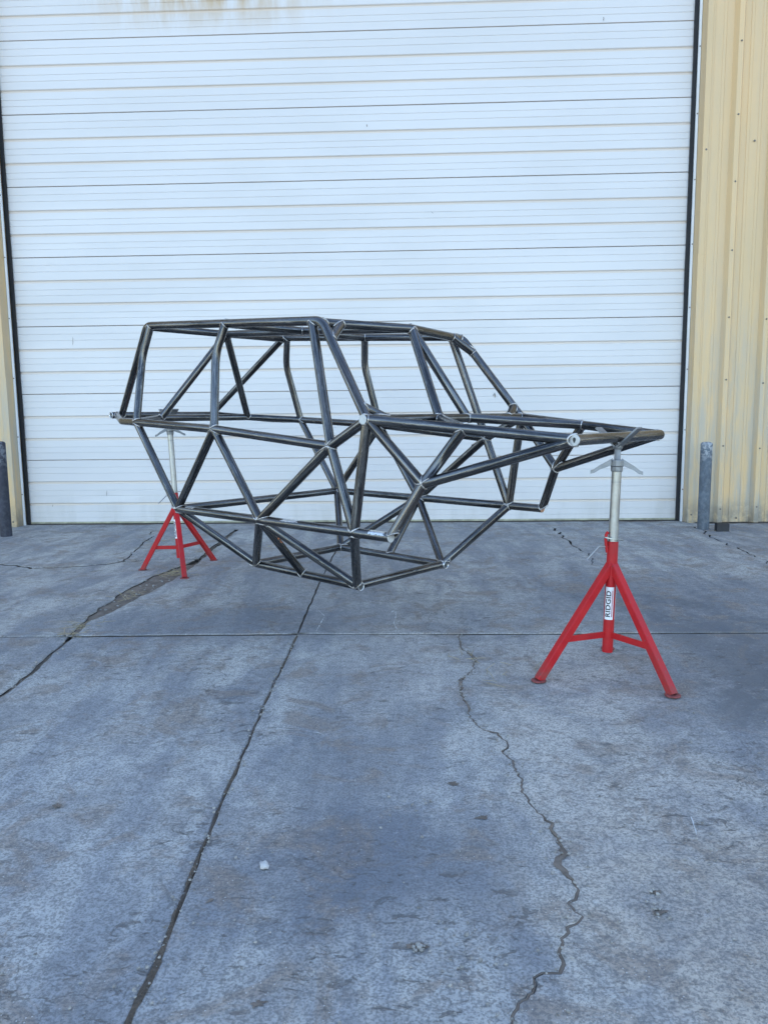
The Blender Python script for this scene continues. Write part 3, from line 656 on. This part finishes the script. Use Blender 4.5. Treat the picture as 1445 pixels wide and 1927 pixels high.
# full-width members
tube('dash', 'dash_bar', [(-.028, -.652, .857), (-.028, .652, .857)], 0, 'cap', 'cap')
tube('front', 'front_bar', [(.843, -.405, .772), (.843, .405, .772)], 0, 'leaf', 'cap')
tube('rear', 'rear_bar', [(-2.587, -.445, .898), (-2.587, .445, .898)], 0, 'open', 'open')
for s_ in '-+':
    tube('hoop' + s_, 'roof_hoop', [s_ + 'RL', s_ + 'RT', s_ + 'FT', s_ + 'AB'], .11, ('cope', 'rear'), ('cope', 'dash'))
    tube('belt' + s_, 'belt_rail', [s_ + 'AB', s_ + 'BK', s_ + 'BM', s_ + 'CB', s_ + 'BB', s_ + 'BE'], [0, .06, .2, .2, .2], ('cope', 'dash'), ('cope', 'rear'))
    tube('hood' + s_, 'hood_rail', [s_ + 'AB', s_ + 'HF'], 0, ('cope', 'dash'), ('cope', 'front'))
    tube('rock' + s_, 'rocker_rail', [s_ + 'RR', s_ + 'RE'], 0, 'cap', 'cap' if s_ == '-' else 'rust')
    tube('skid' + s_, 'belly_rail', [s_ + 'BR', (N['BF'][0] + .028, N['BF'][1] * (-1 if s_ == '-' else 1), N['BF'][2] - CZ0)], 0, 'cap', 'open')
    tube('xl' + s_, 'nose_strut', [s_ + 'HR', s_ + 'XN', s_ + 'RE'], .03, ('cope', 'hood' + s_), ('cope', 'rock' + s_))
tube('roof_r', 'roof_cross_tube', ['-RT', 'RA', '+RT'], .2, ('cope', 'hoop-'), ('cope', 'hoop+'))
tube('roof_b', 'roof_cross_tube', ['-BT', 'JC', '+BT'], .2, ('cope', 'hoop-'), ('cope', 'hoop+'))
tube('roof_f', 'roof_cross_tube', ['-FT', 'FA', '+FT'], .1, ('cope', 'hoop-'), ('cope', 'hoop+'))
tube('spine1', 'roof_spine', ['RA', 'JC'], 0, ('cope', 'roof_r'), ('cope', 'roof_b'))
tube('spine2', 'roof_spine', ['JC', 'FA'], 0, ('cope', 'roof_b'), ('cope', 'roof_f'))
tube('bulk', 'bulkhead_bar', ['-CB', '-VB', '+VB', '+CB'], .06, ('cope', 'belt-'), ('cope', 'belt+'))
tube('lat_rr', 'floor_cross_tube', ['-RR', '+RR'], 0, ('cope', 'rock-'), ('cope', 'rock+'))
tube('lat_br', 'floor_cross_tube', ['-BR', '+BR'], 0, ('cope', 'skid-'), ('cope', 'skid+'))
tube('lat_bf', 'floor_cross_tube', ['-BF', '+BF'], 0, ('cope', 'skid-'), ('cope', 'skid+'))
for s_ in '-+':
    h, bt, rk, sk = 'hoop' + s_, 'belt' + s_, 'rock' + s_, 'skid' + s_
    tube('cp' + s_, 'rear_pillar', [s_ + 'CT', s_ + 'CK', s_ + 'CB'], .25, ('cope', h), ('cope', bt))
    tube('bp' + s_, 'middle_pillar', [s_ + 'BT', s_ + 'BKK', s_ + 'BM'], .25, ('cope', h), ('cope', bt))
    ft = (N['FT'][0] - .07, N['FT'][1] * (-1 if s_ == '-' else 1), N['FT'][2] - CZ0 - .005)
    tube('dp' + s_, 'door_strut', [ft, s_ + 'BK'], 0, ('cope', h), ('cope', bt))
    for i, (p, q, mp, mq) in enumerate((('CB', 'RR', bt, rk), ('BM', 'RR', bt, rk), ('BM', 'RM', bt, rk), ('BK', 'RM', bt, rk), ('BK', 'RF', bt, rk), ('AB', 'RF', 'dash', rk))):
        tube('s%d' % i + s_, 'side_brace', [s_ + p, s_ + q], 0, ('cope', mp), ('cope', mq))
    for i, (p, q) in enumerate((('RR', 'BR'), ('RM', 'BR'), ('RM', 'BX'), ('RM', 'BF'), ('RF', 'BF'))):
        tube('f%d' % i + s_, 'belly_brace', [s_ + p, s_ + q], 0, ('cope', rk), ('cope', sk))
    tube('n0' + s_, 'nose_brace', [s_ + 'AB', s_ + 'XN'], 0, ('cope', 'dash'), ('cope', 'xl' + s_))
    tube('n1' + s_, 'nose_brace', [s_ + 'HF', s_ + 'XN'], 0, ('cope', 'front'), ('cope', 'xl' + s_))
    tube('g0' + s_, 'corner_gusset', [s_ + 'GA', s_ + 'GD'], 0, ('cope', h), ('cope', 'dash'))
    tube('g1' + s_, 'corner_gusset', [s_ + 'G1', s_ + 'G2'], 0, ('cope', 'roof_f'), ('cope', h))
    tube('hv' + s_, 'hood_brace', [s_ + 'PD', s_ + 'HR'], 0, ('cope', 'dash'), ('cope', 'hood' + s_))
    tube('wv' + s_, 'windshield_strut', ['FA', s_ + 'PD'], 0, ('cope', 'roof_f'), ('cope', 'dash'))
    tube('rvv' + s_, 'rear_strut', ['RA', s_ + 'VB'], 0, ('cope', 'roof_r'), ('cope', 'bulk'))
for k in ORDER: build_tube(k)
# ground-bright patches and marker scribbles on tubes
def patch(key, t0, t1, a0, a1, mat, name, ragged=.3, seed=0):
    T = TUBES[key]; P0, P1 = T['pts'][0], T['pts'][-1]; d = (P1 - P0).normalized(); X = d.cross(Vector((0, 0, 1))).normalized(); Y = X.cross(d); m = MB(); nu, nv = 14, 8; vs = []
    for i in range(nu + 1):
        for j in range(nv + 1):
            u = i / nu; v = j / nv; rg_ = ragged * noise.noise(Vector((u * 5 + seed, v * 5, seed)))
            tt = t0 + (t1 - t0) * (u + rg_ * (1 if i in (0, nu) else .3)); a_ = a0 + (a1 - a0) * (v + (rg_ * .8 if j in (0, nv) else 0))
            vs.append(P0 + (P1 - P0) * tt + (X * math.cos(a_) + Y * math.sin(a_)) * (TR + .0006))
    m.add(vs, [(i * (nv + 1) + j, i * (nv + 1) + j + 1, (i + 1) * (nv + 1) + j + 1, (i + 1) * (nv + 1) + j) for i in range(nu) for j in range(nv)], True)
    return m.obj(name, MAT[mat], T['obj'])
patch('rock-', .57, .64, rad(35), rad(95), 'bare', 'bare_metal_patch', .3, 1)
patch('rock-', .06, .11, rad(40), rad(80), 'bare', 'bare_metal_patch', .3, 2)
patch('rock-', .93, .985, rad(20), rad(85), 'bare', 'bare_metal_patch', .3, 3)
def scribble(key, t0, t1, amid, seed):
    T = TUBES[key]; P0, P1 = T['pts'][0], T['pts'][-1]; d = (P1 - P0).normalized(); X = d.cross(Vector((0, 0, 1))).normalized(); Y = X.cross(d); m = MB(); rr = random.Random(seed)
    for k in range(9):
        u0 = t0 + (t1 - t0) * k / 9; pts = [(u0 + (t1 - t0) * rr.uniform(-.05, .12), amid + rr.uniform(-.5, .5)) for _ in range(2)]
        q = []
        for i in range(7):
            f_ = i / 6; t_ = pts[0][0] + (pts[1][0] - pts[0][0]) * f_; a_ = pts[0][1] + (pts[1][1] - pts[0][1]) * f_
            for w_ in (-1, 1): q.append(P0 + (P1 - P0) * (t_ + w_ * .0035) + (X * math.cos(a_) + Y * math.sin(a_)) * (TR + .0005))
        m.add(q, [(2 * i, 2 * i + 1, 2 * i + 3, 2 * i + 2) for i in range(6)])
    m.obj('marker_scribble', MAT['chalk'], T['obj'])
scribble('f2-', .28, .44, 0.35, 5); scribble('f1-', .45, .62, .5, 6)

# ------------------------------------------------------------------ pipe stands
def text_mesh(body, size, bold):
    cu = bpy.data.curves.new('lettering', 'FONT'); cu.body = body; cu.size = size; cu.offset = bold; cu.resolution_u = 4; cu.space_character = 1.04
    o = bpy.data.objects.new('lettering', cu); C.objects.link(o); dg = bpy.context.evaluated_depsgraph_get(); me = bpy.data.meshes.new_from_object(o.evaluated_get(dg))
    bm = bmesh.new(); bm.from_mesh(me); ys = [v.co.y for v in bm.verts]; lo, hi = min(ys), max(ys)
    for k in range(1, 14): bmesh.ops.bisect_plane(bm, geom=bm.verts[:] + bm.edges[:] + bm.faces[:], plane_co=(0, lo + (hi - lo) * k / 14, 0), plane_no=(0, 1, 0))
    bm.verts.index_update(); vs = [tuple(v.co) for v in bm.verts]; fs = [tuple(v.index for v in p.verts) for p in bm.faces]; bm.free()
    bpy.data.objects.remove(o); bpy.data.curves.remove(cu); bpy.data.meshes.remove(me); return vs, fs
def stand(label, base, top, feet, v_yaw, sticker_ang, handle_ang, nut_yaw, pin=True):
    t = thing('pipe_stand', label, 'stand', (base[0], base[1], 0), 0, 'red tripod pipe stands under the chassis')
    tp = Vector((top[0] - base[0], top[1] - base[1], top[2])); ax = tp.normalized(); Mq = Vector((0, 0, 1)).rotation_difference(ax).to_matrix().to_4x4()
    Htot = tp.length; at = lambda z: ax * z; R1, R2 = .0225, .0200; TZ0, TZ1 = .088, .565
    c = MB(); c.lathe([(R1 * .97, TZ0), (R1, TZ0 + .003), (R1, TZ0 + .003), (R1, TZ1), (R1, TZ1), (R2 + .0005, TZ1 + .001)], Mq, 32); ct = c.obj('outer_tube', MAT['red'], t)
    nutz = Htot - .135
    c = MB(); c.lathe([(R2, TZ1 - .05), (R2, nutz)], Mq, 32); it = c.obj('inner_tube', MAT['galv'], t)
    c = MB()
    for z in (nutz - .05, nutz - .045): c.lathe([(R2 + .0006, z - .001), (R2 + .0009, z), (R2 + .0006, z + .001)], Mq, 32, cap=False)
    c.obj('score_ring', MAT['cast'], it)
    # clamp ring, hook and pin
    Mr = Mq @ Matrix.Translation((0, 0, TZ1 + .012)) @ Matrix.Rotation(handle_ang, 4, 'Z') @ Matrix.Rotation(rad(9), 4, 'Y')
    c = MB(); ri, ro, hh = R2 + .001, .034, .0045; K = 28; vs = []
    for k in range(K):
        a_ = 2 * math.pi * k / K; ex = 1.0 + .35 * max(0, math.cos(a_)) ** 3 + .25 * max(0, -math.cos(a_)) ** 3
        for r_, z in ((ri, -hh / 2), (ro * ex, -hh / 2), (ro * ex, hh / 2), (ri, hh / 2)): vs.append(Mr @ Vector((r_ * math.cos(a_) , r_ * math.sin(a_) * .82 if r_ > ri else r_ * math.sin(a_), z)))
    c.add(vs, [(4 * k + q, 4 * ((k + 1) % K) + q, 4 * ((k + 1) % K) + (q + 1) % 4, 4 * k + (q + 1) % 4) for k in range(K) for q in range(4)]); c.obj('clamp_ring', MAT['galv'], t)
    hd = Vector((math.cos(handle_ang + math.pi), math.sin(handle_ang + math.pi), 0))
    c = MB(); P = [at(TZ1 - .045) + hd * .024, at(TZ1 - .01) + hd * .031, at(TZ1 + .015) + hd * .034, at(TZ1 + .034) + hd * .032, at(TZ1 + .040) + hd * .024]
    for p, q in zip(P[:-1], P[1:]): c.rod(p, q, .0065, .0065, 10)
    c.obj('hook', MAT['red'], t)
    c = MB(); c.rod(at(TZ1 - .022) + hd * .02, at(TZ1 - .018) + hd * .062, .0032, n=10); c.rod(at(TZ1 - .018) + hd * .062, at(TZ1 - .072) + hd * .120 + Vector((0, -.012, 0)), .0032, n=10); c.obj('locking_pin', MAT['galv'], t)
    # wing nut and threaded rod
    c = MB(); Mn = Mq @ Matrix.Translation((0, 0, nutz - .006)) @ Matrix.Rotation(nut_yaw, 4, 'Z')
    c.lathe([(R2 + .003, 0), (R2 + .004, .004), (R2 + .0045, .004), (R2 + .0045, .020), (R2 + .0075, .024), (R2 + .0075, .046), (R2 + .006, .050), (R2 + .006, .050), (.013, .051)], Mn, 10, smooth=False); nut = c.obj('wing_nut', MAT['cast'], t)
    for sg in (-1, 1):
        c = MB(); P = [(.020, .040, .026, .020), (.045, .030, .022, .016), (.070, .014, .018, .013), (.092, .002, .016, .012), (.106, -.006, .014, .010)]; vs = []
        for i, (x, z, hgt, wd_) in enumerate(P):
            for y_, zz in ((-wd_ / 2, -hgt / 2), (wd_ / 2, -hgt / 2), (wd_ / 2 * .8, hgt / 2), (-wd_ / 2 * .8, hgt / 2)): vs.append(Mn @ Vector((sg * x, y_, z + zz + (.002 * (-1) ** i))))
        fs = [(4 * i + q, 4 * i + (q + 1) % 4, 4 * i + 4 + (q + 1) % 4, 4 * i + 4 + q) for i in range(len(P) - 1) for q in range(4)] + [(3, 2, 1, 0), (16, 17, 18, 19)]
        if sg < 0: fs = [f_[::-1] for f_ in fs]
        c.add(vs, fs); c.obj('nut_handle', MAT['cast'], nut)
    c = MB(); prof = []; z = nutz + .03; zt = Htot - .030
    while z < zt: prof += [(.0118, z), (.0142, z + .0022), (.0142, z + .0030), (.0118, z + .0050)]; z += .0052
    c.lathe(prof, Mq, 20); c.obj('threaded_rod', MAT['galv'], t)
    # V head: bent plate whose crotch carries the tube
    VM = Matrix.Translation(tp) @ Matrix.Rotation(v_yaw, 4, 'Z')
    c = MB(); wv_ = .052; thk = .007; V0 = -.0355
    for sg in (-1, 1):
        a0 = Vector((0, 0, V0)); b0 = Vector((sg * .088, 0, V0 + .080)); c2 = MB()
        dn_ = (b0 - a0).normalized(); nn_ = Vector((-dn_.z * sg, 0, abs(dn_.x))) ; nn_ = Vector((dn_.z * sg, 0, -dn_.x * sg))
        vs = []
        for p in (a0, b0):
            for yy in (-wv_ / 2, wv_ / 2):
                for k in (0, 1): vs.append(VM @ (p + Vector((0, yy, 0)) + Vector((sg * .6, 0, -.8)) * thk * k))
        c2.add(vs, [(0, 1, 3, 2), (4, 6, 7, 5), (0, 4, 5, 1), (2, 3, 7, 6), (0, 2, 6, 4), (1, 5, 7, 3)]); c2.obj('v_arm', MAT['cast'], t)
    c = MB(); c.lathe([(.016, Htot - .048), (.020, Htot - .040), (.020, Htot - .037)], Mq, 20); c.obj('head_collar', MAT['cast'], t)
    # legs, pads, braces
    for fx, fy in feet:
        F = Vector((fx - base[0], fy - base[1], .006)); hz = Vector((F.x, F.y, 0)).normalized()
        topp = at(.468) + hz * .004; leg = MB(); leg.prism(topp, F + Vector((0, 0, .0)), .033, .033, ch=.003); lo = leg.obj('leg', MAT['red'], t)
        p = MB(); p.lathe([(.031, 0), (.031, .0035), (.031, .0035), (.026, .006)], Matrix.Translation((F.x, F.y, .0025)), 24); p.obj('foot_pad', MAT['pad'], lo)
        zb = .165; u = (topp.z - zb) / (topp.z - F.z); lp = topp.lerp(F, u)
        br = MB(); br.prism(at(zb) + hz * .018, lp - hz * .010, .006, .026); br.obj('brace', MAT['red'], t)
    # sticker with lettering running up the tube
    def wrap(u, z, off): a_ = sticker_ang + u / R1; return Mq @ Vector(((R1 + off) * math.cos(a_), (R1 + off) * math.sin(a_), z))
    Z0, Z1, W0, W1 = .232, .372, -.019, .017
    def band(u0, u1, z0, z1, off, mat, name, par):
        b_ = MB(); k = 12; vs = [wrap(u0 + (u1 - u0) * i / k, z, off) for i in range(k + 1) for z in (z0, z1)]
        b_.add(vs, [(2 * i, 2 * i + 2, 2 * i + 3, 2 * i + 1) for i in range(k)], True); return b_.obj(name, MAT[mat], par)
    st = band(W0, W1, Z0, Z1, .0004, 'sticker', 'sticker', ct); band(.030, .052, Z0, Z1, .0004, 'sticker', 'sticker', ct)
    band(.0095, .0125, Z0 + .012, Z1 - .014, .0008, 'maroon', 'stripe', st)
    vs, fs = text_mesh('RIDGID', .030, .0007); xs = [v[0] for v in vs]; ys = [v[1] for v in vs]; x0, x1 = min(xs), max(xs); y0, y1 = min(ys), max(ys)
    lt = MB(); lt.add([wrap(.0055 - (v[1] - y0) / (y1 - y0) * .021, Z0 + .012 + (v[0] - x0) / (x1 - x0) * (Z1 - Z0 - .028), .0009) for v in vs], fs); lt.obj('lettering', MAT['ink'], st)
    return t
stand('red tripod pipe stand carrying the front nose bar of the chassis', (.947, 3.092), (.979, 3.118, 1.000), [(.634, 2.983), (1.121, 2.802), (1.046, 3.40)], CYAW, rad(-112), rad(10), rad(-8))
stand('red tripod pipe stand carrying the rear bar of the chassis near the door', (-1.497, 5.385), (-1.546, 5.4386, 1.126), [(-1.774, 5.374), (-1.327, 5.712), (-1.384, 5.064)], CYAW, rad(-125), rad(25), rad(20))

# ------------------------------------------------------------------ loose stones, grit and straw
def stone_verts(r_, seed, flat=.6):
    bm = bmesh.new(); bmesh.ops.create_icosphere(bm, subdivisions=2, radius=r_)
    for v in bm.verts:
        k = 1 + .45 * noise.noise(v.co * (1.1 / r_) + Vector((seed, 0, 0))) + .15 * noise.noise(v.co * (3 / r_) + Vector((0, seed, 0))); v.co *= k; v.co.z *= flat
    vs = [v.co.copy() for v in bm.verts]; fs = [tuple(q.index for q in f.verts) for f in bm.faces]; bm.free(); return vs, fs
vs, fs = stone_verts(.0115, 3, .85); m = MB(); m.add(vs, fs); ro = m.obj('stone', MAT['rock']); ro.location = (-.304, 1.71, .008); tag(ro, 'pale angular stone lying loose on the concrete near the long joint', 'stone')
protos = []
for k in range(8):
    bm = bmesh.new(); bmesh.ops.create_icosphere(bm, subdivisions=1, radius=1.0)
    for v in bm.verts: v.co *= 1 + .5 * noise.noise(v.co * 1.2 + Vector((k * 9, 0, 0))); v.co.z *= .65
    protos.append(([v.co.copy() for v in bm.verts], [tuple(q.index for q in f.verts) for f in bm.faces])); bm.free()
gr = MB()
def grit(x, y, s_, z=0.0):
    vs, fs = RND.choice(protos); a_ = RND.uniform(0, 6.28); ca, sa = math.cos(a_) * s_, math.sin(a_) * s_
    gr.add([(x + v.x * ca - v.y * sa, y + v.x * sa + v.y * ca, z + s_ * (.45 + v.z)) for v in vs], fs)
for k in range(2600):
    y = 1.1 + 5.8 * RND.random() ** 1.8; x = RND.uniform(-.62, .62) * y; 
    if noise.noise(Vector((x * 1.5, y * 1.5, 2))) + RND.uniform(-.4, .4) < 0: continue
    grit(x, y, .0009 + .0036 * RND.random() ** 4, -.001)
for key, n_, sp, sz in (('a2', 300, .012, .0045), ('e', 420, .02, .004), ('d', 120, .03, .007), ('c2', 90, .02, .006)):
    P = [p for p in J[key] if p[1] > 1.05]
    for k in range(n_):
        p = RND.choice(P); grit(p[0] + RND.gauss(0, sp), p[1] + RND.gauss(0, sp), .0012 + sz * RND.random() ** 2, -.010 if RND.random() < .3 else .002)
for cx, cy, n_, sp in ((.06, 1.43, 26, .012), (.60, 1.53, 16, .012), (.62, 1.60, 10, .01), (.19, 1.52, 14, .03), (.15, 1.40, 24, .04), (.05, 1.95, 14, .05), (-.3, 1.5, 20, .15), (.2, 1.25, 20, .06), (.9, 1.9, 24, .2), (.75, 2.2, 26, .3)):
    for k in range(n_): grit(cx + RND.gauss(0, sp), cy + RND.gauss(0, sp), .0015 + .0045 * RND.random() ** 2, .002)
P = [p for p in cR if p[1] < 5.5]
for k in range(170):
    i = RND.randrange(len(P)); u = RND.random(); q = min(cL, key=lambda c_: abs(c_[1] - P[i][1])); grit(P[i][0] + (q[0] - P[i][0]) * u, P[i][1] + RND.gauss(0, .02), .002 + .009 * RND.random() ** 4, -.009)
go_ = gr.obj('gravel', MAT['pebble']); go_['kind'] = 'stuff'; go_['label'] = 'loose grit and pebbles scattered along the joints and cracks'; go_['category'] = 'gravel'
sw = MB()
def straw(x, y, z, L_, spread=1.0):
    a_ = RND.uniform(0, 6.28); d = Vector((math.cos(a_), math.sin(a_), RND.uniform(.0, .25) * spread)).normalized(); p = Vector((x, y, z)); k = Vector((0, 0, 1)).cross(d).normalized() * .0011; sag = Vector((RND.uniform(-.2, .2), RND.uniform(-.2, .2), -.1)) * L_
    q = [p, p + d * L_ * .5, p + d * L_ + sag * .4]; vs = []
    for v in q: vs += [v - k, v + k, v + Vector((0, 0, .0016))]
    sw.add(vs, [(3 * i + a, 3 * i + (a + 1) % 3, 3 * i + 3 + (a + 1) % 3, 3 * i + 3 + a) for i in range(2) for a in range(3)])
for cx, cy, n_, sp in ((-1.5, 5.25, 60, .07), (-1.62, 3.9, 26, .04), (-1.6, 3.75, 16, .03), (-1.45, 6.1, 20, .04), (-1.95, 6.6, 24, .08), (-.95, 6.3, 22, .06), (3.3, 7.0, 20, .12), (.45, 3.0, 10, .08), (-1.6, 4.6, 20, .06), (.36, 3.3, 8, .04)):
    for k in range(n_): straw(cx + RND.gauss(0, sp), cy + RND.gauss(0, sp), RND.uniform(-.008, .006), RND.uniform(.03, .10))
so = sw.obj('dry_straw', MAT['straw']); so['kind'] = 'stuff'; so['label'] = 'wisps of dry straw caught in the broken slab joint'; so['category'] = 'straw'
